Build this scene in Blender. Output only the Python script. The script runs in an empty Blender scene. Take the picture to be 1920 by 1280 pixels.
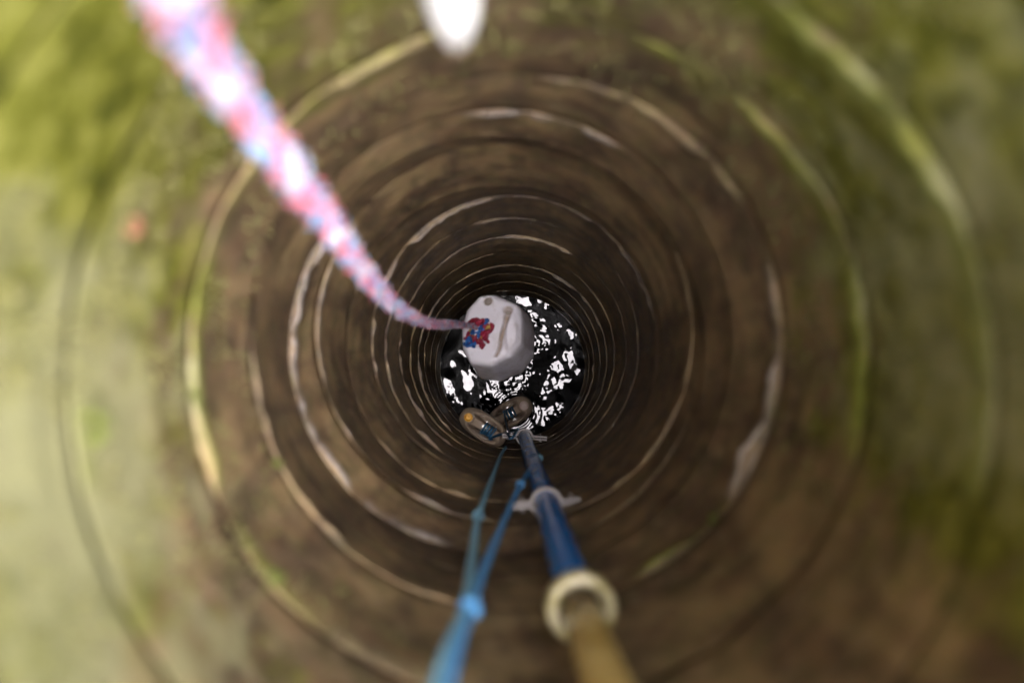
import bpy, math, random
import numpy as np
from mathutils import Vector, Matrix, Quaternion, noise as mnoise

random.seed(7); RNG = np.random.default_rng(7)
SC = bpy.context.scene
COL = SC.collection
PI = math.pi

# ------------------------------------------------------------------ camera
CAM_Z = 1.30                      # camera height above the ground round the well
LENS, SENSOR = 35.0, 36.0
F_PX = LENS / SENSOR * 1920.0
TILT = math.atan(32 / F_PX)
cam_d = bpy.data.cameras.new('camera')
cam_d.lens = LENS; cam_d.sensor_width = SENSOR; cam_d.clip_start = 0.02; cam_d.clip_end = 3000
cam_d.dof.use_dof = True; cam_d.dof.focus_distance = 6.05; cam_d.dof.aperture_fstop = 1.35
cam = bpy.data.objects.new('camera', cam_d); COL.objects.link(cam)
cam.location = (0, 0, CAM_Z); cam.rotation_euler = (TILT, 0, 0)
SC.camera = cam

# ------------------------------------------------------------------ sky, sun, exposure
SUN_TILT, SUN_AZ = math.radians(14), math.radians(-24)      # from the zenith; azimuth from +X
w = bpy.data.worlds.new('World'); SC.world = w; w.use_nodes = True
nt = w.node_tree; nt.nodes.clear()
sky = nt.nodes.new('ShaderNodeTexSky'); sky.sky_type = 'NISHITA'; sky.sun_disc = False
sky.sun_elevation = PI/2 - SUN_TILT; sky.sun_rotation = PI/2 - SUN_AZ
sky.dust_density = 4.0; sky.air_density = 1.0; sky.ozone_density = 1.0
hs = nt.nodes.new('ShaderNodeHueSaturation'); hs.inputs['Saturation'].default_value = 0.45
bg = nt.nodes.new('ShaderNodeBackground'); bg.inputs['Strength'].default_value = 0.15
out = nt.nodes.new('ShaderNodeOutputWorld')
nt.links.new(sky.outputs[0], hs.inputs['Color']); nt.links.new(hs.outputs[0], bg.inputs['Color'])
nt.links.new(bg.outputs[0], out.inputs['Surface'])
sun_d = bpy.data.lights.new('sun', 'SUN'); sun_d.energy = 1.15; sun_d.angle = math.radians(42)
sun_d.color = (1.0, 0.92, 0.99)
sun = bpy.data.objects.new('sun', sun_d); COL.objects.link(sun)
sv = Vector((math.sin(SUN_TILT)*math.cos(SUN_AZ), math.sin(SUN_TILT)*math.sin(SUN_AZ), math.cos(SUN_TILT)))
sun.rotation_euler = sv.to_track_quat('Z', 'Y').to_euler(); sun.location = sv * 20
SC.view_settings.view_transform = 'Standard'; SC.view_settings.look = 'None'
SC.view_settings.exposure = 3.12; SC.view_settings.gamma = 1.0
SC.view_settings.use_curve_mapping = False
SC.render.engine = 'CYCLES'
SC.cycles.use_denoising = True
SC.cycles.diffuse_bounces = 2; SC.cycles.max_bounces = 4; SC.cycles.use_adaptive_sampling = True; SC.cycles.adaptive_threshold = 0.03; SC.cycles.sample_clamp_indirect = 6.0

# ------------------------------------------------------------------ helpers
CT, ST = math.cos(TILT), math.sin(TILT)
def P(px, py, d):
    """A point d metres below the camera, on the sight line through a photo position."""
    x, y, z = (px - 960) / F_PX, -(py - 640) / F_PX, -1.0
    y, z = y*CT - z*ST, y*ST + z*CT
    s = d / -z
    return Vector((x*s, y*s, CAM_Z - d))

def mesh(name, V, Fs, mat=None, parent=None, smooth=True, loc=None):
    me = bpy.data.meshes.new(name)
    me.from_pydata([tuple(map(float, v)) for v in V], [], [tuple(map(int, f)) for f in Fs])
    me.validate(); me.update()
    if smooth: me.polygons.foreach_set('use_smooth', [True]*len(me.polygons))
    o = bpy.data.objects.new(name, me); COL.objects.link(o)
    if mat: me.materials.append(mat)
    if parent: o.parent = parent
    if loc is not None: o.location = loc
    return o

def empty(name, loc=(0, 0, 0)):
    o = bpy.data.objects.new(name, None); o.empty_display_size = 0.1
    COL.objects.link(o); o.location = loc
    return o

def tag(o, label=None, cat=None, group=None, kind=None):
    if label: o['label'] = label
    if cat: o['category'] = cat
    if group: o['group'] = group
    if kind: o['kind'] = kind
    return o

def grid_faces(nr, nc, wrap=True, off=0):
    fs = []
    for r in range(nr-1):
        for c in range(nc if wrap else nc-1):
            c2 = (c+1) % nc
            fs.append((off+r*nc+c, off+r*nc+c2, off+(r+1)*nc+c2, off+(r+1)*nc+c))
    return fs

def catmull(pts, n):
    """n samples along a smooth curve through pts (rows of numbers), evenly by length."""
    p = np.array(pts, float); p = np.vstack([2*p[0]-p[1], p, 2*p[-1]-p[-2]])
    o = []
    for i in range(1, len(p)-2):
        for t in np.linspace(0, 1, 40, endpoint=False):
            a, b, c, d = p[i-1], p[i], p[i+1], p[i+2]
            o.append(.5*((2*b)+(-a+c)*t+(2*a-5*b+4*c-d)*t*t+(-a+3*b-3*c+d)*t**3))
    o.append(p[-2]); o = np.array(o)
    L = np.r_[0, np.cumsum(np.linalg.norm(np.diff(o[:, :3], axis=0), axis=1))]
    s = np.linspace(0, L[-1], n)
    return np.stack([np.interp(s, L, o[:, k]) for k in range(o.shape[1])], 1), L[-1]

def frames(C):
    """Parallel-transported normals along a polyline."""
    T = np.gradient(C, axis=0); T /= np.linalg.norm(T, axis=1)[:, None]
    N = np.zeros_like(C); a = np.array([1., 0.2, 0.1]); n = a - T[0]*a.dot(T[0])
    for i in range(len(C)):
        n = n - T[i]*n.dot(T[i]); n /= np.linalg.norm(n); N[i] = n
    return T, N, np.cross(T, N)

def tube_data(C, R, seg=10, caps=True, off=0, squash=None):
    C = np.array(C, float); R = np.broadcast_to(R, (len(C),))
    T, N, B = frames(C)
    a = np.linspace(0, 2*PI, seg, endpoint=False)
    V = (C[:, None] + R[:, None, None]*(np.cos(a)[None, :, None]*N[:, None]+np.sin(a)[None, :, None]*B[:, None])).reshape(-1, 3)
    Fs = grid_faces(len(C), seg, True, off)
    if caps:
        Fs.append(tuple(off+i for i in range(seg))[::-1])
        Fs.append(tuple(off+(len(C)-1)*seg+i for i in range(seg)))
    return V, Fs

def tube(name, C, R, mat, parent=None, seg=12):
    V, Fs = tube_data(C, R, seg)
    return mesh(name, V, Fs, mat, parent)

def lathe(name, prof, mat, parent=None, seg=32, axis=None, origin=None, close=False):
    """Revolve (radius, height) pairs; axis and origin put it in the world."""
    V = []
    for r, h in prof:
        for k in range(seg):
            a = 2*PI*k/seg; V.append((r*math.cos(a), r*math.sin(a), h))
    Fs = grid_faces(len(prof), seg)
    if close:
        Fs += grid_faces(2, seg)[:0]
        n = len(prof)
        for c in range(seg):
            c2 = (c+1) % seg
            Fs.append(((n-1)*seg+c, (n-1)*seg+c2, c2, c))
    else:
        Fs.append(tuple(range(seg))[::-1]); Fs.append(tuple((len(prof)-1)*seg+i for i in range(seg)))
    if axis is not None:
        q = Vector((0, 0, 1)).rotation_difference(Vector(axis).normalized())
        V = [tuple(q @ Vector(v) + Vector(origin)) for v in V]
    return mesh(name, V, Fs, mat, parent)

def lump(name, c, r, mat, parent=None, seed=0, amp=.25, sub=14):
    """A small uneven knot of cord: crossed wound loops over a core."""
    V, Fs = [], []
    rnd = random.Random(seed)
    for k in range(7):
        n = Vector((rnd.uniform(-1, 1), rnd.uniform(-1, 1), rnd.uniform(-1, 1))).normalized()
        u = n.orthogonal().normalized(); v = n.cross(u)
        t = np.linspace(0, 2*PI, 22)
        C = [Vector(c) + (u*math.cos(x)+v*math.sin(x))*r*(.62+.1*rnd.random()) + n*r*.2*math.sin(2*x+k) for x in t]
        v2, f2 = tube_data([tuple(q) for q in C], r*.30, 7, True, len(V))
        V += list(v2); Fs += f2
    return mesh(name, V, Fs, mat, parent)

# ------------------------------------------------------------------ materials
def new_mat(name):
    m = bpy.data.materials.new(name); m.use_nodes = True
    n = m.node_tree.nodes; b = n['Principled BSDF']
    return m, m.node_tree, b

def N(nt, t, **kw):
    n = nt.nodes.new(t)
    for k, v in kw.items(): setattr(n, k, v)
    return n

def noise_node(nt, scale, detail=4, rough=.55, coord='Object', stretch=None, w=0):
    tc = N(nt, 'ShaderNodeTexCoord'); nz = N(nt, 'ShaderNodeTexNoise')
    nz.inputs['Scale'].default_value = scale; nz.inputs['Detail'].default_value = detail
    nz.inputs['Roughness'].default_value = rough
    mp = N(nt, 'ShaderNodeMapping')
    if stretch: mp.inputs['Scale'].default_value = stretch
    mp.inputs['Location'].default_value = (w*3.7, w*1.3, w*5.1)
    nt.links.new(tc.outputs[coord], mp.inputs[0]); nt.links.new(mp.outputs[0], nz.inputs['Vector'])
    return nz

def ramp(nt, src, stops):
    r = N(nt, 'ShaderNodeValToRGB'); e = r.color_ramp.elements
    while len(e) < len(stops): e.new(.5)
    for k, (p, c) in enumerate(stops):
        e[k].position = p; e[k].color = (*c, 1) if len(c) == 3 else c
    nt.links.new(src, r.inputs[0]); return r

def mix(nt, fac, a, b, mode='MIX'):
    m = N(nt, 'ShaderNodeMix', data_type='RGBA', blend_type=mode)
    for s, v in ((0, fac), (6, a), (7, b)):
        if isinstance(v, bpy.types.NodeSocket): nt.links.new(v, m.inputs[s])
        elif s == 0: m.inputs[0].default_value = v
        else: m.inputs[s].default_value = (*v, 1)
    return m.outputs[2]

def math_n(nt, op, a, b=0.0, clamp=False):
    m = N(nt, 'ShaderNodeMath', operation=op); m.use_clamp = clamp
    for s, v in ((0, a), (1, b)):
        if isinstance(v, bpy.types.NodeSocket): nt.links.new(v, m.inputs[s])
        else: m.inputs[s].default_value = v
    return m.outputs[0]

def bump(nt, b, src, strength, dist, prev=None):
    bp = N(nt, 'ShaderNodeBump'); bp.inputs['Strength'].default_value = strength
    bp.inputs['Distance'].default_value = dist
    nt.links.new(src, bp.inputs['Height'])
    if prev: nt.links.new(prev.outputs[0], bp.inputs['Normal'])
    nt.links.new(bp.outputs[0], b.inputs['Normal']); return bp

def simple_mat(name, c1, c2, scale=30, rough=.5, bstr=.2, bdist=.002, spec=.5, metal=0., sss=0., detail=4):
    m, nt, b = new_mat(name)
    nz = noise_node(nt, scale, detail)
    r = ramp(nt, nz.outputs['Fac'], [(.3, c1), (.7, c2)])
    nt.links.new(r.outputs[0], b.inputs['Base Color'])
    rr = ramp(nt, nz.outputs['Fac'], [(.2, (rough*.75,)*3), (.8, (min(1, rough*1.3),)*3)])
    nt.links.new(rr.outputs[0], b.inputs['Roughness'])
    b.inputs['Metallic'].default_value = metal
    b.inputs['Specular IOR Level'].default_value = spec
    if bstr:
        n2 = noise_node(nt, scale*2.3, 5); bump(nt, b, n2.outputs['Fac'], bstr, bdist)
    return m

def wall_material():
    m, nt, b = new_mat('mossy_cast_concrete')
    L = nt.links
    # the bare concrete: brown, patchy, with runs of damp and rust
    pa = N(nt, 'ShaderNodeAttribute', attribute_name='patches'); ps = N(nt, 'ShaderNodeSeparateColor')
    L.new(pa.outputs['Color'], ps.inputs[0])
    p1, p3, p4, p6 = ps.outputs[0], ps.outputs[1], ps.outputs[2], pa.outputs['Alpha']
    n2 = noise_node(nt, 30, 4, .7, w=2)
    base = ramp(nt, p1, [(.32, (.066, .046, .028)), (.5, (.165, .114, .056)), (.68, (.300, .215, .105))]).outputs[0]
    base = mix(nt, ramp(nt, p3, [(.45, (0,)*3), (.68, (.8,)*3)]).outputs[0], base, (.052, .036, .027))
    hue = noise_node(nt, 15, 3, .7, w=9)
    base = mix(nt, ramp(nt, hue.outputs['Fac'], [(.48, (0,)*3), (.62, (.45,)*3)]).outputs[0], base, (.185, .110, .062))
    base = mix(nt, ramp(nt, hue.outputs['Fac'], [(.36, (.6,)*3), (.48, (0,)*3)]).outputs[0], base, (.125, .105, .045))
    base = mix(nt, ramp(nt, n2.outputs['Fac'], [(.48, (0,)*3), (.72, (.6,)*3)]).outputs[0], base, (.32, .235, .14))
    # algae film and lichen, where they grow
    at = N(nt, 'ShaderNodeAttribute', attribute_name='growth'); sep = N(nt, 'ShaderNodeSeparateColor')
    L.new(at.outputs['Color'], sep.inputs[0])
    n5 = noise_node(nt, 26, 3, .7, w=5)
    br = math_n(nt, 'ADD', math_n(nt, 'MULTIPLY', p4, .9), math_n(nt, 'MULTIPLY', n5.outputs['Fac'], .6))
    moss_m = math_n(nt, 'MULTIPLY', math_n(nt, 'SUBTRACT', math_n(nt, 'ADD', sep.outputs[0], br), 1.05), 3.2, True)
    mossc = ramp(nt, n5.outputs['Fac'], [(.34, (.040, .045, .004)), (.5, (.105, .108, .012)), (.66, (.205, .200, .045))]).outputs[0]
    c = mix(nt, moss_m, base, mossc)
    br2 = math_n(nt, 'ADD', math_n(nt, 'MULTIPLY', p6, 1.0), math_n(nt, 'MULTIPLY', n2.outputs['Fac'], .5))
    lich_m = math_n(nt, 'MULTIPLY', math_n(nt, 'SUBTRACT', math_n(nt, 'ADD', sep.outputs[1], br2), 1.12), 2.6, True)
    c = mix(nt, math_n(nt, 'MULTIPLY', lich_m, .85), c, (.27, .26, .135))
    # lips: lime crust, sand or moss lying on the ledge
    ld = N(nt, 'ShaderNodeAttribute', attribute_name='crust')
    n7 = noise_node(nt, 70, 2, .6, w=7)
    cm = math_n(nt, 'MULTIPLY', ld.outputs['Alpha'], ramp(nt, n7.outputs['Fac'], [(.32, (.25,)*3), (.55, (1,)*3)]).outputs[0], True)
    c = mix(nt, cm, c, ld.outputs['Color'])
    L.new(c, b.inputs['Base Color'])
    # wetter with depth
    wet = sep.outputs[2]
    r1 = ramp(nt, n2.outputs['Fac'], [(.3, (.5,)*3), (.7, (.85,)*3)]).outputs[0]
    rg = math_n(nt, 'SUBTRACT', r1, math_n(nt, 'MULTIPLY', wet, .15))
    rg = math_n(nt, 'SUBTRACT', rg, math_n(nt, 'MULTIPLY', cm, math_n(nt, 'MULTIPLY', wet, .5)), True)
    L.new(rg, b.inputs['Roughness'])
    b.inputs['Specular IOR Level'].default_value = .16
    return m

M_WALL = wall_material()
M_GROUND = simple_mat('dry_earth', (.16, .11, .07), (.30, .22, .15), 6, .9, .5, .02)
M_GALV = simple_mat('galvanised_clamp', (.16, .14, .13), (.30, .27, .25), 60, .45, .3, .002, metal=.2)
M_PIPE = simple_mat('blue_plastic_pipe', (.004, .17, .60), (.006, .21, .68), 14, .2, .15, .001)
M_BRASS = simple_mat('dull_brass', (.34, .22, .055), (.62, .45, .17), 26, .16, .2, .001, metal=.1)
M_COLLAR = simple_mat('lime_crusted_collar', (.20, .17, .03), (.56, .50, .34), 30, .28, .4, .002)
M_CAN = None
M_CORD = simple_mat('pale_blue_cord', (.09, .22, .30), (.20, .38, .46), 90, .55, .5, .002)
M_CORD2 = simple_mat('strong_blue_cord', (.03, .16, .38), (.10, .29, .50), 90, .5, .5, .002)
M_CORDD = simple_mat('wet_navy_cord', (.008, .05, .11), (.02, .12, .22), 120, .3, .5, .002)
M_RED = simple_mat('red_rope_fibre', (.44, .05, .09), (.60, .26, .32), 55, .6, .6, .003)
M_BLUE = simple_mat('blue_rope_fibre', (.06, .16, .36), (.25, .39, .55), 55, .6, .6, .003)
M_PALE = simple_mat('pale_rope_fibre', (.34, .31, .40), (.56, .52, .58), 55, .6, .6, .003)
M_KRED = simple_mat('deep_red_fibre', (.20, .004, .03), (.36, .02, .05), 55, .5, .6, .003)  # deeper red than the rope strands, for the knot loops
M_KBLUE = simple_mat('deep_blue_fibre', (.005, .05, .24), (.02, .16, .45), 55, .5, .6, .003)  # deeper blue than the rope strands, for the knot loops
M_YELL = simple_mat('yellow_rope_fibre', (.42, .27, .04), (.55, .38, .10), 55, .6, .6, .003)
M_HOSE = simple_mat('white_plastic', (.74, .72, .70), (.86, .85, .83), 18, .35, .1, .001)
M_STAIN = simple_mat('rusty_plastic_tip', (.22, .13, .08), (.42, .30, .22), 40, .5, .3, .001)
M_YCAP = simple_mat('amber_cap', (.70, .33, .015), (.85, .45, .03), 60, .3, .1, .001)
M_WCAP = simple_mat('dusty_pink_cap', (.50, .38, .32), (.64, .51, .44), 50, .45, .1, .001)
M_STONE = simple_mat('collar_concrete', (.22, .19, .15), (.38, .34, .27), 12, .85, .5, .006)

# ------------------------------------------------------------------ the shaft
# every lift of the lining: lip circle in the photo (cx, cy, r), depth below the camera,
# arcs of crust on its lip (from deg, to deg, width mm, sort)
LIFTS = [
    (1000, 735, 1545, .545, []),
    (1002, 728, 1130, .745, [(150, 205, 4, 'g')]),
    (1000, 720, 858, .98, [(-13, 56, 11, 'g'), (165, 203, 5, 'g'), (214, 240, 6, 't')]),
    (990, 667, 630, 1.33, [(104, 128, 12, 't'), (128, 202, 10, 'g'), (212, 233, 9, 'G'), (56, 72, 8, 'G'), (3, 52, 17, 'G'), (-18, 3, 8, 'G'), (236, 262, 3, 't')]),
    (970, 640, 495, 1.70, [(-37, 15, 30, 'w'), (-62, -37, 21, 'G'), (33, 84, 9, 't'), (182, 256, 10, 't')]),
    (935, 638, 425, 1.98, [(58, 96, 7, 'w'), (255, 276, 5, 't'), (96, 140, 2, 't')]),
    (927, 648, 381, 2.21, [(148, 256, 12, 'w'), (300, 340, 3, 't')]),
    (950, 622, 350, 2.40, [(150, 218, 9, 'w'), (-72, 32, 8, 't'), (238, 264, 11, 'w'), (32, 60, 3, 't')]),
    (945, 648, 290, 2.84, [(216, 288, 8, 't'), (-25, 20, 3, 't'), (150, 205, 4, 't'), (30, 70, 3, 't')]),
    (962, 634, 263, 3.18, [(10, 196, 12, 'w'), (196, 250, 5, 't'), (270, 300, 6, 't')]),
    (961, 648, 236, 3.58, [(70, 235, 8, 'w'), (-50, 35, 5, 't')]),
    (962, 656, 210, 4.00, [(60, 250, 8, 'w'), (-60, 40, 6, 't')]),
    (961, 664, 190, 4.40, [(100, 280, 7, 't'), (-50, 60, 6, 't')]),
    (960, 672, 175, 4.80, [(20, 240, 8, 'w'), (-60, 20, 6, 't')]),
    (961, 677, 163, 5.20, [(60, 290, 7, 't'), (-80, 60, 6, 't')]),
    (961, 682, 152, 5.60, [(0, 180, 6, 't'), (-90, 0, 7, 'w')]),
    (961, 686, 142, 6.00, [(-180, 180, 5, 't')]),
    (961, 688, 134, 6.33, [(-180, 180, 3, 't')]),
    (961, 690, 126, 6.70, []),
]
CRUST = {'g': (.17, .185, .045), 't': (.30, .24, .14), 'w': (.48, .44, .41), 'G': (.24, .27, .05)}
LIPW = .50
NT = 288
TH = np.linspace(-PI, PI, NT, endpoint=False)
CN = [(P(c[0], c[1], c[3]), c[2]*c[3]/F_PX) for c in LIFTS]
WATER_D = 6.35

def ang_noise(freq, seed, octv=3):
    v = np.zeros(NT); r = np.random.default_rng(seed)
    ks = np.arange(1, int(freq)+1)
    for k in ks:
        v += r.normal()*np.cos(k*TH + r.uniform(0, 2*PI)) / (1+(k/freq*2)**2)
    return v/np.std(v)

def bumpwin(a0, a1, soft=5):
    mid, half = math.radians((a0+a1)/2), math.radians(abs(a1-a0)/2)
    d = np.abs((TH-mid+PI) % (2*PI)-PI)
    return np.clip((half-d)/math.radians(soft)+.5, 0, 1)

well = tag(empty('well', (0, 0, 0)), 'deep round shaft lined with mossy cast concrete rings going down to water', 'well')

def growth(depth, Z):
    """Cover of moss, lichen and damp round the shaft at one depth."""
    deg = np.degrees(TH)
    def lobe(c, s): return np.exp(-(((deg-c+180) % 360-180)/s)**2)
    top = np.clip((1.62-depth)/.75, 0, 1)
    side_r = np.clip((1.85-depth)/.8, 0, 1)
    moss = top*(.52*lobe(140, 42)+.26*lobe(95, 50)+.38*lobe(175, 40)+.34*lobe(225, 45)) + side_r*.74*lobe(8, 60)
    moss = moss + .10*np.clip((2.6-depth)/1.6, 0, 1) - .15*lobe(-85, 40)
    lich = np.clip((1.55-depth)/.5, 0, 1)*(.76*lobe(184, 30)+.36*lobe(228, 36)) + np.clip((1.85-depth)/.7, 0, 1)*.62*lobe(6, 50)
    wet = np.clip((depth-1.6)/3.2, 0, 1)*np.ones(NT)
    return np.clip(moss-.5*lobe(-40, 14), 0, 1), np.clip(lich-.6*lobe(-40, 14), 0, 1), wet  # less growth at lower right, darkening the wall colour where shade falls

WOB = [.0020*ang_noise(5, q+100) + .0008*ang_noise(40, q+300) for q in range(len(LIFTS)+1)]
for i in range(len(LIFTS)-1):
    (c0, R0), (c1, R1) = CN[i], CN[i+1]
    d0, d1 = LIFTS[i][3], LIFTS[i+1][3]
    arcs = LIFTS[i][4]
    wlip = np.full(NT, .0003); crust = np.zeros((NT, 4)); crust[:, :3] = CRUST['t']
    for (a0, a1, mm, k) in arcs:
        mm = mm*(LIPW+.06+.024*i)*(1 if i < 9 or k == 'w' else .62)
        wn = bumpwin(a0, a1, 6)*(mm/1000)*np.clip(*((.95+.35*ang_noise(9, i*17+int(a0*3+900)), .55, 1.35) if mm > 4.4 or i >= 9 else (.5+.75*ang_noise(9, i*17+int(a0*3+900)), .10, 1.25)))*np.clip(.95+.40*ang_noise(60, i*13+int(a0+400))+.22*ang_noise(12, i*7+int(a1+400)), .12, 1.6)
        sel = wn > wlip
        wlip = np.maximum(wlip, wn)
        crust[sel, :3] = CRUST[k]; crust[sel, 3] = np.clip(wn[sel]/(mm/1000)*1.1, 0, 1)
    wmax = .006
    Hh = d1-d0
    # rows: (depth under the top of this lift, share of the lip)
    tp = 4.0 if i < 4 else 2.5 if i < 8 else 1.5       # the newer lifts fall back more gently under their lip
    rows = [(.0, -1), (.0, .70), (.001, .92), (.003, 1.0), (.008*tp, .88), (.015*tp, .60), (.024*tp, .30), (.034*tp, .10)]
    k = max(4, int((Hh-.034*tp)/.026))
    rows += [(.034*tp+(Hh-.034*tp-.001)*(j+1)/k, 0) for j in range(k)]
    V, G, Cc, Pt = [], [], [], []
    for (dz, s) in rows:
        t = min(1, dz/Hh); dep = d0+dz
        cx = c0.x*(1-t)+c1.x*t; cy = c0.y*(1-t)+c1.y*t; R = R0*(1-t)+R1*t
        rough = np.array([mnoise.noise(Vector((math.cos(a)*9, math.sin(a)*9, dep*22+i*5))) for a in TH])
        rough2 = np.array([mnoise.noise(Vector((math.cos(a)*30, math.sin(a)*30, dep*65))) for a in TH])
        ridge = .0012*math.sin(dep*2*PI/.037 + 1.3*i)
        rad = R + wmax + WOB[i]*(1-t)+WOB[i+1]*t + (rough*.0035 + rough2*.0018 + ridge)*(0 if s > 0 else min(1, max(0, (d1-dep)/.05))) + .0004*t
        if s == -1: rad = rad + .045
        else: rad = rad - wlip*s
        zz = CAM_Z-dep-.0008 + (rough2*.002 if s > .8 else 0)
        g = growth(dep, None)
        for q in range(NT):
            p_ = Vector((math.cos(TH[q])*.45, math.sin(TH[q])*.45, dep))
            f_ = lambda sc, o_, zs=1: .5+.30*mnoise.fractal(Vector((p_.x*sc+o_, p_.y*sc, p_.z*sc*zs)), .6, 2.0, 4)
            Pt.append((f_(6, 11), f_(9, 23, .14), f_(7, 37), f_(11, 51)))
            V.append((cx+rad[q]*math.cos(TH[q]), cy+rad[q]*math.sin(TH[q]), zz[q] if hasattr(zz, '__len__') else zz))
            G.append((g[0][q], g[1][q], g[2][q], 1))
            Cc.append((*crust[q, :3], crust[q, 3]*max(0, min(1, s*4-2.9)) if s >= 0 else crust[q, 3]))
    # back of the lift: out to the earth and up again, so that each ring is a solid
    nr = len(rows)
    for (rr, dz) in ((.57, Hh-.0015), (.57, .0)):
        for q in range(NT):
            V.append((rr*math.cos(TH[q]), rr*math.sin(TH[q]), CAM_Z-d0-dz-.0008)); G.append((0, 0, 0, 1)); Cc.append((.3, .3, .3, 0)); Pt.append((.5,)*4)
    Fs = [f[::-1] for f in grid_faces(nr+2, NT)]
    for q in range(NT):
        q2 = (q+1) % NT
        Fs.append(((nr+1)*NT+q, (nr+1)*NT+q2, q2, q)[::-1])
    o = mesh('lining_ring', V, Fs, M_WALL, well)
    for nm, dat in (('growth', G), ('crust', Cc), ('patches', Pt)):
        ca = o.data.color_attributes.new(nm, 'FLOAT_COLOR', 'POINT')
        ca.data.foreach_set('color', np.array(dat, float).ravel())

# well-head: a thick collar above ground, an unseen slab added to shade the lower right
rim_top = CAM_Z-.545+.0
lathe('collar', [(.50, 0), (.62, 0), (.62, rim_top+.035), (.60, rim_top+.05), (.515, rim_top+.05), (.49, rim_top+.03), (.485, rim_top+.002), (.50, rim_top+.001)], M_STONE, well, 96, close=True)
az = math.radians(-36); ca, sa = math.cos(az), math.sin(az)
def cov(u, v, z): return (u*ca - v*sa, u*sa + v*ca, z)
V = [cov(u, v, z) for z in (rim_top+.053, rim_top+.115) for (u, v) in ((.328, -.62), (.72, -.62), (.98, -.35), (.98, .35), (.72, .62), (.328, .62))]
Fs = [tuple(range(6))[::-1], tuple(range(6, 12))] + [(a, (a+1) % 6, 6+(a+1) % 6, 6+a) for a in range(6)]
mesh('shade_slab', V, Fs, M_STONE, well, smooth=False)

# ground round the well, out to the horizon
V = []; rr = [.615, .8, 1.2, 2, 4, 8, 16, 40, 120, 400, 900]
for r in rr:
    for q in range(96):
        a = 2*PI*q/96; V.append((r*math.cos(a), r*math.sin(a), .015*math.sin(3*a+r*2)*min(1, (r-.615)/2)))
g = mesh('ground', V, grid_faces(len(rr), 96), M_GROUND); g['kind'] = 'structure'

# unseen wall added beside the well to keep sky light off its right side
az2 = math.radians(150); c2_, s2_ = math.cos(az2), math.sin(az2)
def hw(u, v, z): return (u*c2_ - v*s2_, u*s2_ + v*c2_, z)
V, nu, nz_ = [], 22, 30
for face in (0, 1):
    for a_ in range(nz_+1):
        for b_ in range(nu+1):
            v_ = -1.5+3.0*b_/nu; z_ = -.05+4.2*a_/nz_
            u_ = .82+.02*mnoise.noise(Vector((v_*2, z_*2, 5))) if face == 0 else 1.06
            V.append(hw(u_, v_, z_))
n1_ = (nu+1)*(nz_+1); Fs = [f[::-1] for f in grid_faces(nz_+1, nu+1, False)] + grid_faces(nz_+1, nu+1, False, n1_)
for b_ in range(nu):
    Fs.append((nz_*(nu+1)+b_, nz_*(nu+1)+b_+1, n1_+nz_*(nu+1)+b_+1, n1_+nz_*(nu+1)+b_))
for a_ in range(nz_):
    for b_ in (0, nu):
        Fs.append((a_*(nu+1)+b_, (a_+1)*(nu+1)+b_, n1_+(a_+1)*(nu+1)+b_, n1_+a_*(nu+1)+b_))
blocker = mesh('shade_wall', V, Fs, M_GROUND); blocker['kind'] = 'structure'

# ------------------------------------------------------------------ water
def water():
    m, nt, b = new_mat('dark_well_water')
    b.inputs['Base Color'].default_value = (.0004, .00035, .0004, 1)
    b.inputs['Roughness'].default_value = .015; b.inputs['IOR'].default_value = 1.34
    c, R = P(961, 690, WATER_D), .50
    n = 420
    xs = np.linspace(-R, R, n); X, Y = np.meshgrid(xs, xs)
    H = np.zeros_like(X); r = np.random.default_rng(103)
    env = .55+.45*np.sin(X*7+1.1)*np.cos(Y*6-.4)+.25*np.clip(Y*-1.5+X*1.2, -.6, .8)
    for lam, slope, cnt in ((.26, .046, 5), (.12, .036, 9), (.065, .030, 12), (.036, .030, 14), (.021, .012, 16)):
        for _ in range(cnt):
            a = r.uniform(0, 2*PI); L = lam*r.uniform(.75, 1.3); k = 2*PI/L
            A = slope/k*1.4/math.sqrt(cnt)
            H += A*np.sin(k*(X*math.cos(a)+Y*math.sin(a))+r.uniform(0, 6.28))*(env if lam < .1 else 1)
    for (px, py, L, s, fall) in ((966, 772, .034, .12, .05), (935, 660, .052, .03, .16), (1010, 640, .035, .03, .12)):
        p = P(px, py, WATER_D); D = np.hypot(X-(p.x-c.x), Y-(p.y-c.y)); k = 2*PI/L
        H += s/k*np.sin(k*D)*np.exp(-np.clip(D-.09, 0, 9)/fall)
    V = np.stack([X+c.x, Y+c.y, H+CAM_Z-WATER_D], -1).reshape(-1, 3)
    keep = (np.hypot(X, Y) < R*.985).ravel()
    Fs = [f for f in grid_faces(n, n, False) if all(keep[list(f)])]
    used = np.unique(np.array(Fs)); mp = -np.ones(len(V), int); mp[used] = np.arange(len(used))
    o = mesh('water', V[used], mp[np.array(Fs)], m); o['kind'] = 'structure'
water()

# ------------------------------------------------------------------ plastic jugs
def plastic(name, c_clean, c_dark, rough, trans=0.):
    m, nt, b = new_mat(name)
    nz = noise_node(nt, 16, 5, .6); at = N(nt, 'ShaderNodeAttribute', attribute_name='dirt_dark')
    f = math_n(nt, 'ADD', at.outputs['Fac'], math_n(nt, 'MULTIPLY', math_n(nt, 'SUBTRACT', nz.outputs['Fac'], .52), 1.6), True)
    nt.links.new(mix(nt, f, c_clean, c_dark), b.inputs['Base Color'])
    b.inputs['Roughness'].default_value = rough
    b.inputs['Subsurface Weight'].default_value = trans
    b.inputs['Subsurface Radius'].default_value = (.02, .018, .015); b.inputs['Subsurface Scale'].default_value = .5
    n2 = noise_node(nt, 60, 3); bump(nt, b, n2.outputs['Fac'], .12, .002)
    return m

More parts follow.
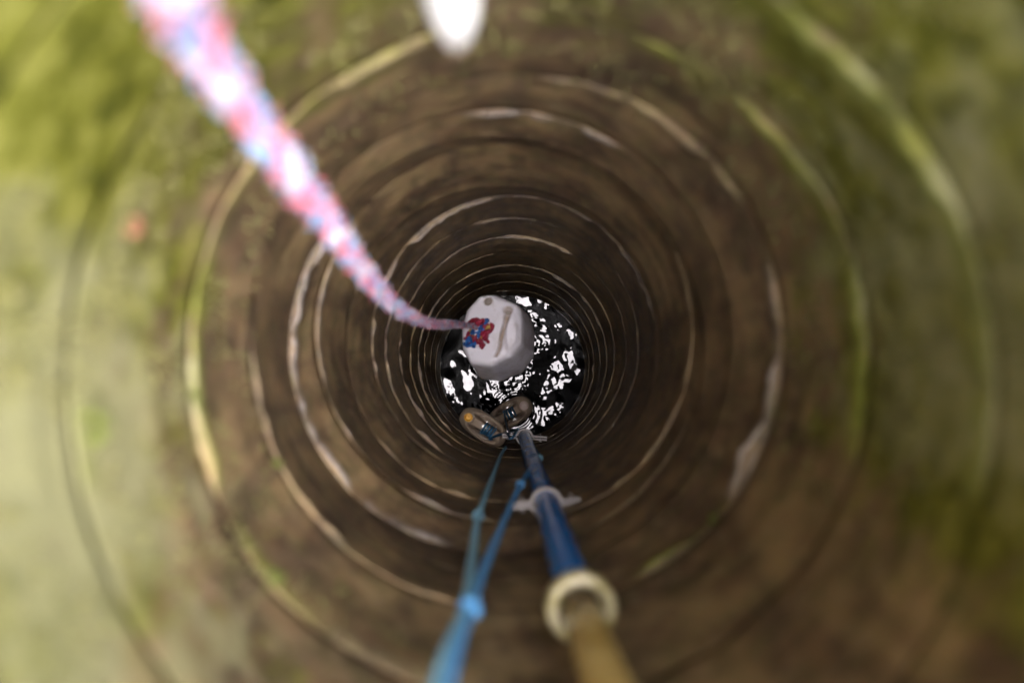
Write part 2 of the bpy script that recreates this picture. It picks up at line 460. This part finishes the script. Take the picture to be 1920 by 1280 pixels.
def jug(name, outline, height, top_fn, mat, parent, M, shoulder=.03, flare=0., nth=96, nrad=40):
    """A moulded jug body: outline(theta)->radius; top_fn(x, y)->(dz, dirt); M puts it in the world. Top at z=0."""
    th = np.linspace(0, 2*PI, nth, endpoint=False); ro = np.array([outline(a) for a in th])
    V, D = [(0, 0, top_fn(0, 0)[0])], [top_fn(0, 0)[1]]
    for k in range(1, nrad+1):
        s = (k/nrad)
        for a, r in zip(th, ro):
            x, y = r*s*math.cos(a)*.985, r*s*math.sin(a)*.985
            e = max(0., (r*s - (r-shoulder))/shoulder)
            dz, di = top_fn(x, y)
            V.append((x, y, dz*(1-e*.8) - shoulder*(1-math.sqrt(max(0, 1-(e*.97)**2))) )); D.append(di*(1-e))
    zl = np.linspace(-shoulder, -height+shoulder, 10)
    for z in zl:
        f = 1 + flare*(-z/height) + .012*math.sin(z*90)
        for a, r in zip(th, ro): V.append((r*f*math.cos(a), r*f*math.sin(a), z)); D.append(.12+.25*(-z/height)**2)  # sides mixed darker towards the base
    for e in (.5, .8, 1.):
        for a, r in zip(th, ro):
            q = (r*(1+flare)-shoulder*(1-math.sqrt(1-e*e*.98)))
            V.append((q*math.cos(a), q*math.sin(a), -height+shoulder-shoulder*e)); D.append(.6)
    n = nth; Fs = [(0, 1+k, 1+(k+1) % n) for k in range(n)]
    Fs += [f[::-1] for f in grid_faces(nrad+13, n, True, 1)]
    Fs.append(tuple(1+(nrad+12)*n+k for k in range(n))[::-1])
    V = [tuple(M @ Vector(v)) for v in V]
    o = mesh(name, V, Fs, mat, parent)
    ca = o.data.color_attributes.new('dirt_dark', 'FLOAT_COLOR', 'POINT')
    ca.data.foreach_set('color', np.repeat(np.array(D)[:, None], 4, 1).ravel())
    return o

# --- the white can on the rope
CAN_D = 4.38
can_c = P(922, 617, CAN_D)
can = tag(empty('jerry_can', can_c), 'white plastic jerry can hanging from the braided rope above the water', 'jerry can')
zz = 1/7.11*CAN_D/F_PX
oz = [(215, 270), (390, 70), (600, 55), (930, 215), (985, 420), (975, 730), (840, 925), (560, 1040), (290, 1000), (170, 780), (160, 520)]
opts = np.array([((x-575)*zz, -(y-545)*zz) for x, y in oz])
tq = np.linspace(-PI, PI, 361)
rq = np.zeros(361)
for q in range(361):
    dx, dy = math.cos(tq[q]), math.sin(tq[q])
    for a_, b_ in zip(opts, np.roll(opts, -1, 0)):
        ex, ey = b_-a_; den = dx*ey-dy*ex
        if abs(den) < 1e-9: continue
        tt = (a_[0]*ey-a_[1]*ex)/den; uu = (a_[0]*dy-a_[1]*dx)/den
        if tt > 0 and -1e-6 <= uu <= 1+1e-6: rq[q] = tt
kq = np.ones(7)/7; rq = np.convolve(np.r_[rq[-4:-1], rq, rq[1:4]], kq, 'valid')
can_outline = lambda a: float(np.interp((a+PI) % (2*PI)-PI, tq, rq))
def cz(x, y): return ((x-575)*zz, -(y-545)*zz)
groove = [cz(790, 330), cz(765, 450), cz(735, 560), cz(705, 680), cz(690, 800), cz(640, 910)]
gw = [.019, .014, .012, .010, .009, .007]
gp, _ = catmull([(x, y, 0, g_) for (x, y), g_ in zip(groove, gw)], 40)
dim = [(*cz(515, 155), .0205), (*cz(790, 290), .021)]
def can_top(x, y):
    dz, di = .012*(1-(x/.14)**2-(y/.17)**2), 0.
    for (a, b, r) in dim:
        q = math.hypot(x-a, y-b)/r
        m_ = max(0, min(1, (1.15-q)/.3)); dz -= .013*m_; di = max(di, m_*.95)
    dd = np.hypot(gp[:, 0]-x, gp[:, 1]-y)/gp[:, 3]; m_ = max(0, min(1, (1.1-dd.min())/.6))
    dz -= .018*m_; di = max(di, .85*m_)
    q = math.hypot((x-cz(845, 620)[0])/.028, (y-cz(845, 620)[1])/.085); m_ = max(0, min(1, (1.2-q)/.5)); dz += .014*m_
    hx, hy = cz(390, 620); q = math.hypot((x-hx)/.055, (y-hy)/.065); dz -= .016*max(0, 1-q*q)
    e = mnoise.noise(Vector((x*14, y*14, 3)))*.003
    return dz+e, di
M_CAN = plastic('white_can_plastic', (.78, .75, .80), (.30, .225, .165), .34, 0)
ax = Vector((.050, -.060, -.30)).normalized()
Rm = Vector((0, 0, -1)).rotation_difference(ax).to_matrix().to_4x4()
jug('body', can_outline, .31, can_top, M_CAN, can, Rm, .020, .12)
for (a, b, r) in dim:
    ring = [(r*.72, 0), (r*.80, .003), (r*1.0, .003), (r*1.06, 0)]
    o = lathe('moulded_boss', [(r*.66, -.001), (r*.70, .003), (r*.5, .005), (.002, .005)], simple_mat('grimy_boss', (.24, .20, .17), (.33, .29, .25), 60, .6, .2), can, 24)
    o.matrix_local = Rm @ Matrix.Translation((a, b, can_top(a, b)[0]-.001))
hc, _ = catmull([(*cz(330, 470), -.012), (*cz(370, 560), .022), (*cz(400, 690), .024), (*cz(410, 800), -.010)], 18)
o = tube('handle', [tuple(Rm @ Vector(p)) for p in hc], .011, M_CAN, can, 12)

# --- the two jugs used as floats
M_FLOAT = plastic('tan_float_plastic', (.38, .295, .21), (.07, .047, .030), .03, 0)
def float_jug(name, px, py, d, ang, L, W, Hh, tilt, label, capm, cap_t, has_ring):
    c = P(px, py, d)
    t = tag(empty(name, c), label, 'jug', 'jugs tied to the pipe clamp')
    Mx = Matrix.Rotation(ang, 4, 'Z') @ Matrix.Rotation(tilt[0], 4, 'X') @ Matrix.Rotation(tilt[1], 4, 'Y')
    def outl(a):
        n = 2.5; return (abs(math.cos(a)/L)**n+abs(math.sin(a)/W)**n)**(-1/n)
    def top(x, y):
        dz = .030*(1-(x/L)**2)-.018*(y/W)**2; di = 0
        for s in (-1, 1):
            u, v = (x+.06*L)/(L*.60), (y-s*W*.56)/(W*.27)
            q = math.hypot(u, v+.25*u*u*s); m_ = max(0, min(1, (1.12-q)/.45)); dz -= .044*m_; di = max(di, m_*.95)  # pockets mixed towards the darker colour
        u = math.hypot(x-L*.66, y)/(W*.42); m_ = max(0, min(1, (1.2-u)/.4)); dz = dz*(1-m_)+.012*m_
        return dz, di
    jug('body', outl, Hh, top, M_FLOAT, t, Mx, .045)
    r = W*.33
    cap = lathe('cap', [(r*1.0, 0), (r*1.0, .016), (r*.92, .022), (r*.74, .022), (r*.68, .016), (r*.3, .017), (.001, .019)] if has_ring else [(r*1.02, 0), (r*1.02, .015), (r*.94, .021), (r*.3, .022), (.001, .022)], capm, t, 28)
    nk = lathe('neck', [(r*1.35, -.004), (r*1.30, .006), (r*1.12, .009), (r*1.0, .009)], M_FLOAT, t, 28)
    nk.matrix_local = Mx @ Matrix.Translation((L*.66, 0, .009))
    cap.parent = nk; cap.matrix_local = Matrix.Translation((0, 0, .001))
    return t, Matrix.Translation(c) @ Mx
f1, X1 = float_jug('float_jug', 906, 800, 5.12, math.radians(180-33), .135, .070, .17, (math.radians(3), math.radians(2)),
                   'tan plastic jug with amber yellow cap tied beside the blue pipe', M_YCAP, 0, True)
f2, X2 = float_jug('float_jug', 957, 775, WATER_D-.045, math.radians(30), .150, .084, .16, (math.radians(-4), math.radians(1)),
                   'tan plastic jug with pale pinkish cap floating in the water', M_WCAP, 0, False)

# ------------------------------------------------------------------ pipe with collar and clamps
A0, A1 = P(1110, 1200, 1.25), P(981, 812, 5.20)
axis = (A1-A0)
def pipe_at(d): return A0 + axis*((CAM_Z-d-A0.z)/axis.z)
pipe = tag(empty('riser_pipe', pipe_at(5.06)), 'straight blue water pipe running down the wall towards the water with a brass top', 'pipe')
pl = pipe.location
def rel(v): return tuple(Vector(v)-Vector(pl))
up = (-axis).normalized()
dB = 1.43
tube('blue_pipe', [rel(pipe_at(d)) for d in np.linspace(dB+.02, 5.06, 26)], .031, M_PIPE, pipe, 24)
tube('brass_pipe', [rel(pipe_at(d)) for d in np.linspace(-.5, dB-.01, 12)], .0285, M_BRASS, pipe, 24)
cpt = rel(pipe_at(dB))
lathe('collar', [(.030, -.03), (.046, -.03), (.050, -.022), (.050, .020), (.046, .028), (.037, .028), (.034, .022), (.030, .010)], M_COLLAR, pipe, 40, up, cpt, close=True)
lathe('shadow_ring', [(.0286, .005), (.0335, .005), (.0335, .045), (.031, .050), (.0286, .050)], simple_mat('shaded_dirty_thread', (.045, .035, .02), (.12, .09, .05), 60, .5, .3, metal=.4), pipe, 6, up, cpt, close=True)  # dark ring stands in for the shadowed, dirty thread at the collar

def clamp(d, s, label, ang):
    c = pipe_at(d)
    t = tag(empty('pipe_clamp', c), label, 'clamp', 'clamps round the blue pipe')
    q = Vector((0, 0, 1)).rotation_difference(up).to_matrix().to_4x4() @ Matrix.Rotation(ang, 4, 'Z')
    hw = .016*s
    for sgn in (-1, 1):
        prof = []
        n = 22; pts = []
        # half strap: ear, half ring, ear
        R_ = .0335; o_ = R_+.0065*s
        ins, outs = [], []
        ins.append((-.085*s, .002)); outs.append((-.085*s, .0085*s))
        for k in range(n+1):
            a = PI - PI*k/n
            ins.append((R_*math.cos(a), max(.002, R_*math.sin(a)))); outs.append((o_*math.cos(a)*1.03, max(.0085*s, o_*math.sin(a))))
        ins.append((.085*s, .002)); outs.append((.085*s, .0085*s))
        V = []; m = len(ins)
        for z in (-hw, hw):
            V += [(x, sgn*y, z) for x, y in ins] + [(x, sgn*y, z) for x, y in outs]
        Fs = []
        for k in range(m-1):
            Fs += [(k, k+1, m+k+1, m+k), (2*m+k, 3*m+k, 3*m+k+1, 2*m+k+1), (k, 2*m+k, 2*m+k+1, k+1), (m+k, m+k+1, 3*m+k+1, 3*m+k)]
        Fs += [(0, m, 3*m, 2*m), (m-1, 3*m-1, 4*m-1, 2*m-1)]
        o = mesh('strap', V, Fs, M_GALV, t, smooth=False); o.matrix_local = q
    for sx in (-1, 1):
        b = lathe('bolt', [(.004, -.020), (.0042, .012), (.008, .012), (.008, .019), (.003, .021)], M_GALV, t, 8)
        b.matrix_local = q @ Matrix.Translation((sx*.062*s, 0, 0)) @ Matrix.Rotation(PI/2, 4, 'X')
    return t
clamp(2.52, 1.0, 'grey metal clamp round the middle of the blue pipe', math.radians(4))
clamp(4.93, 1.30, 'grey metal clamp low on the blue pipe beside the two jugs', math.radians(-4))

# ------------------------------------------------------------------ thick braided rope
RP = [P(*p) for p in ((250, -180, .50), (330, 0, .64), (390, 105, .75), (462, 210, .88), (588, 380, 1.17), (682, 512, 1.62), (748, 578, 2.15), (805, 606, 2.85), (856, 608, 3.7), (884, 611, 4.20))]
RP = [Vector((-.52, .50, CAM_Z-.44)), Vector((-.36, .35, CAM_Z-.40))] + RP + [can_c + Rm.to_3x3() @ Vector((*cz(385, 545), .03))]
RW = [r_*.78 for r_ in (.023, .023, .023, .0225, .0225, .0225, .022, .0205, .019, .017, .0155, .0145, .0135)]
rope_pts, RL = catmull([(*p, r_) for p, r_ in zip(RP, RW)], 1100)
rope = tag(empty('braided_rope', RP[-1]), 'thick red and blue braided rope hanging from the upper left down to the white can', 'rope')
C = rope_pts[:, :3] - np.array(RP[-1]); rr_ = rope_pts[:, 3]
T, Nn, B = frames(C)
s = np.linspace(0, RL, len(C))
for k in range(8):
    cw = 1 if k % 2 == 0 else -1
    pitch = .25
    ph = cw*2*PI*s/pitch + (k//2)*PI/2 + (.4 if cw < 0 else 0)
    ph = ph + .25*np.sin(s*31+k)
    over = np.cos(4*2*PI*s/pitch + (k//2)*PI + (0 if cw > 0 else PI))
    rad = rr_*(.58+.12*over + .10*np.sin(s*61+k*2.3)+.08*np.sin(s*23+k*1.1))
    cc = C + rad[:, None]*(np.cos(ph)[:, None]*Nn+np.sin(ph)[:, None]*B)
    sr = rr_*(.38+.08*np.sin(s*77+k*1.7)+.06*np.sin(s*140+k)+.03*np.sin(s*310+2*k))
    tube('strand', cc, sr, (M_RED, M_BLUE, M_PALE, M_PALE, M_RED, M_BLUE, M_BLUE, M_RED)[k], rope, 7)
# frayed ends sticking out of the braid
for mi, mt in enumerate((M_RED, M_BLUE, M_PALE)):
    V, Fs = [], []
    for q in range(420):
        i0 = RNG.integers(5, len(C)-5); a = RNG.uniform(0, 2*PI); ln = rr_[i0]*RNG.uniform(.4, 1.2)
        dr = math.cos(a)*Nn[i0]+math.sin(a)*B[i0]; tn = T[i0]*RNG.uniform(-1, 1)
        p0 = C[i0]+dr*rr_[i0]*.7; p1 = p0+dr*ln*.5+tn*ln*.4; p2 = p1+dr*ln*.25+tn*ln*.9
        v, f = tube_data(np.array([p0, p1, p2]), np.array([.26, .20, .08])*rr_[i0]*.45, 5, True, len(V))
        V += list(v); Fs += f
    o = mesh('frayed_fibres', V, Fs, mt, rope); o['kind'] = 'stuff'
def wound(name, c, r, mat, parent, seed):
    rnd = random.Random(seed*7+1); V, Fs = [], []
    for k in range(2):
        n = Vector((rnd.uniform(-1, 1), rnd.uniform(-1, 1), rnd.uniform(-.4, .6))).normalized()
        u = n.orthogonal().normalized(); v = n.cross(u); sp = rnd.uniform(3.2, 5.2); a0 = rnd.uniform(0, 6)
        C = [Vector(c)+(u*math.cos(a0+x)*1.5+v*math.sin(a0+x))*r*.9+n*r*.5*(x/sp-.5) for x in np.linspace(0, sp, 16)]
        v2, f2 = tube_data([tuple(q) for q in C], r*.40*(1+.12*np.sin(np.arange(16)*1.9)), 7, True, len(V))
        V += list(v2); Fs += f2
    return mesh(name, V, Fs, mat, parent)
# the knot on the can: red, blue and yellow loops
kn = Vector((*cz(395, 600), .036))
for q, (kx, ky, km) in enumerate(((340, 470, 0), (420, 470, 0), (490, 480, 1), (470, 545, 0), (540, 545, 0), (370, 570, 1), (450, 625, 1), (520, 620, 0), (290, 670, 0), (350, 680, 2),
                                  (400, 690, 0), (480, 700, 0), (275, 745, 1), (320, 740, 1), (450, 760, 0), (530, 530, 2), (420, 700, 2), (310, 590, 2))):
    rnd = random.Random(40+q)
    cen = Rm.to_3x3() @ Vector((*cz(kx, ky), .020+rnd.uniform(-.004, .012))) + can_c - RP[-1]
    wound('knot_loop', cen, (.0165 if km < 2 else .010)*(1+.25*rnd.random()), (M_KRED, M_KBLUE, M_YELL)[km], rope, q)

# ------------------------------------------------------------------ thin blue cords
def twisted(name, pts, r, mat, label, knots=()):
    p, L = catmull(pts, 420)
    base = Vector(p[-1]); C = p - p[-1]
    t = tag(empty(name, base), label, 'cord', 'thin blue cords beside the pipe')
    T, Nn, B = frames(C); s = np.linspace(0, L, len(C))
    for k in range(3):
        ph = 2*PI*s/.06 + k*2*PI/3
        cc = C + r*.52*(np.cos(ph)[:, None]*Nn+np.sin(ph)[:, None]*B)
        tube('strand', cc, r*.56, mat, t, 6)
    for j, (kp, kr, km) in enumerate(knots):
        lump('knot', Vector(kp)-base, kr, km, t, 70+j)
    return t
cA = [Vector((-.115, -.66, CAM_Z-.50)), Vector((-.105, -.50, CAM_Z-.475)), Vector((-.095, -.40, CAM_Z-.55))] + [P(*q) for q in ((815, 1290, 1.0), (872, 1135, 1.30), (886, 1040, 1.70), (898, 965, 2.15), (922, 898, 2.95), (939, 853, 4.1), (948, 838, 4.68))]
twisted('blue_cord', cA, .0072, M_CORD, 'pale blue cord with a pale knot, the left one of the pair',
        [(P(896, 967, 2.15), .014, M_CORD)])
cB = [Vector((-.085, -.66, CAM_Z-.50)), Vector((-.082, -.50, CAM_Z-.475)), Vector((-.078, -.40, CAM_Z-.55))] + [P(*q) for q in ((842, 1285, 1.0), (882, 1140, 1.29), (918, 1040, 1.70), (950, 965, 2.2), (976, 908, 2.75), (1000, 872, 3.35), (1011, 857, 3.65), (1006, 846, 4.1), (1000, 838, 4.65))]
twisted('blue_cord', cB, .0070, M_CORD2, 'brighter blue cord with knots that crosses the blue pipe',
        [(P(881, 1140, 1.28), .016, M_CORD2), (P(976, 908, 2.74), .014, M_CORD2), (P(1012, 858, 3.62), .013, M_CORD)])

# the wet cords that hold the two jugs
def coil(X, L, W, off, label, n, tail):
    t = np.linspace(0, 2*PI*n, 26*n); k = t/(2*PI*n)
    pts = np.stack([off+(.5-k)*.055+.004*np.sin(t*.5), .026*np.cos(t), .018+.021*np.sin(t)], 1)
    wp = [X @ Vector(p) for p in pts]
    c2, _ = catmull([tuple(wp[-1])]+[tuple(q) for q in tail], 40)
    base = wp[len(wp)//2]
    o = tag(empty('tether_cord', base), label, 'cord', 'wet cords on the jug handles')
    tube('coil', [tuple(q-base) for q in wp], .0062, M_CORDD, o, 8)
    tube('tail', c2-np.array(base), .0062, M_CORDD, o, 8)
    lump('knot', wp[-1]-base, .013, M_CORDD, o, 91+n)
    lump('knot', wp[0]-base, .010, M_CORDD, o, 97+n)
cl = pipe_at(4.93)
coil(X1, .135, .07, -.035, 'dark blue wet cord coiled round the handle of the yellow capped jug', 6,
     [P(948, 812, 4.95), P(958, 822, 4.8), cl+Vector((-.035, .03, 0))])
coil(X2, .15, .084, .0, 'dark blue wet cord looped round the handle of the pink capped jug', 4,
     [P(948, 790, 6.1), P(955, 808, 5.5), cl+Vector((-.030, .036, -.02))])

# ------------------------------------------------------------------ white hose end at the top edge
h_top, h_tip = P(838, -80, .70), P(856, 72, .83)
hose = tag(empty('white_hose', h_tip), 'blurred white plastic hose end with a rusty tip hanging at the top edge', 'hose')
dirv = (h_top-h_tip).normalized()
hp, _ = catmull([(0, 0, 0), tuple(dirv*.035), tuple(dirv*.09), tuple(dirv*.16+Vector((0, .01, 0))), tuple(Vector((-.02, .18, .28))), tuple(Vector((-.02, .30, .335))), tuple(Vector((-.02, .40, .30)))], 60)
hr = np.interp(np.linspace(0, 1, 60), [0, .02, .06, .12, .2, 1], [.009, .013, .017, .020, .021, .021])
tube('hose_body', hp, hr, M_HOSE, hose, 20)
tube('nozzle', [tuple(dirv*x) for x in (.006, 0, -.010, -.016, -.019)], np.array([.0092, .0095, .008, .006, .002]), M_STAIN, hose, 16)

# ------------------------------------------------------------------ little things on the wall
def wall_point(px, py, lift):
    """Nearest wall position on the sight line, from the fitted lip circles."""
    for d in np.linspace(.6, 6, 1500):
        p = P(px, py, d)
        ds = [l[3] for l in LIFTS]
        cx = np.interp(d, ds, [c[0].x for c in CN]); cy = np.interp(d, ds, [c[0].y for c in CN]); R = np.interp(d, ds, [c[1] for c in CN])
        if math.hypot(p.x-cx, p.y-cy) > R-lift: return p, Vector((cx-p.x, cy-p.y, 0)).normalized()
def tuft(name, px, py, r, mat, label, cat, n=26, seed=1):
    p, nv = wall_point(px, py, .002); rnd = random.Random(seed)
    V, Fs = [], []
    for k in range(n):
        a = Vector((rnd.uniform(-1, 1), rnd.uniform(-1, 1), rnd.uniform(-1, 1))).normalized()
        d = (nv*rnd.uniform(.5, 1.2)+a*.9).normalized()
        b0 = a*r*.8 - nv*.004
        pts = np.array([b0, b0+d*r*.6, b0+d*r*1.1+Vector((0, 0, -r*.25))])
        v, f = tube_data(pts, np.array([.10, .16, .06])*r, 5, True, len(V)); V += list(v); Fs += f
    o = mesh(name, V, Fs, mat, None, loc=p); tag(o, label, cat); return o
tuft('red_fibre', 250, 425, .008, simple_mat('faded_red_fibre', (.20, .06, .035), (.32, .13, .08), 60, .7, .3), 'small red scrap of rope fibre stuck on the mossy wall at left', 'scrap', seed=3)
M_MOSS = simple_mat('bright_moss', (.07, .085, .012), (.14, .16, .03), 90, .8, .4, .002)
for k, (px, py, r) in enumerate(((175, 800, .013), (365, 745, .008), (518, 1085, .009), (522, 868, .007), (1338, 972, .008))):
    lab = ['bright green moss tuft on the pale wall at far left', 'green moss tuft on the ledge at left of the shaft', 'green moss tuft on the ledge at lower left',
           'small green moss tuft above the lower left ledge', 'green moss tuft below the white ledge at lower right'][k]
    tuft('moss_tuft', px, py, r, M_MOSS, lab, 'moss', 40, 10+k)['group'] = 'moss tufts on the shaft wall'

# moss leaflets spread over the damp upper walls: nobody could count them
def moss_leaves():
    ds = [l[3] for l in LIFTS]; V, Fs = [], []
    rnd = random.Random(21); made = 0
    GC = [growth(.62+.01*k, None)[0] for k in range(120)]
    while made < 5200:
        dep = rnd.uniform(.62, 1.75); q = rnd.randrange(NT); g_ = GC[int((dep-.62)*100)]
        if rnd.random() > g_[q]*1.1 or mnoise.noise(Vector((math.cos(TH[q])*4, math.sin(TH[q])*4, dep*7))) < -.05: continue
        a = TH[q]; R = np.interp(dep, ds, [c[1] for c in CN])+.004
        cx = np.interp(dep, ds, [c[0].x for c in CN]); cy = np.interp(dep, ds, [c[0].y for c in CN])
        p = Vector((cx+R*math.cos(a), cy+R*math.sin(a), CAM_Z-dep)); nv = Vector((-math.cos(a), -math.sin(a), 0)); tg = Vector((-math.sin(a), math.cos(a), 0))
        sz = rnd.uniform(.003, .0075)
        out_ = (nv*rnd.uniform(.4, 1)+Vector((0, 0, rnd.uniform(-.6, .6)))+tg*rnd.uniform(-.7, .7)).normalized()
        sd = out_.cross(Vector((rnd.uniform(-1, 1), rnd.uniform(-1, 1), rnd.uniform(-1, 1)))).normalized()
        nn = out_.cross(sd)*.25
        b = len(V)
        V += [p, p+out_*sz*.9+sd*sz*.42, p+out_*sz*2, p+out_*sz*.9-sd*sz*.42, p+out_*sz*.9+nn*sz]
        Fs += [(b, b+1, b+4), (b+1, b+2, b+4), (b+2, b+3, b+4), (b+3, b, b+4)]
        made += 1
    o = mesh('moss', V, Fs, M_LEAF, None, smooth=False)
    tag(o, 'fine olive green moss growing over the upper shaft wall', 'moss', kind='stuff')
M_LEAF = simple_mat('olive_moss_leaf', (.055, .052, .010), (.175, .165, .050), 25, .8, .0)
moss_leaves()
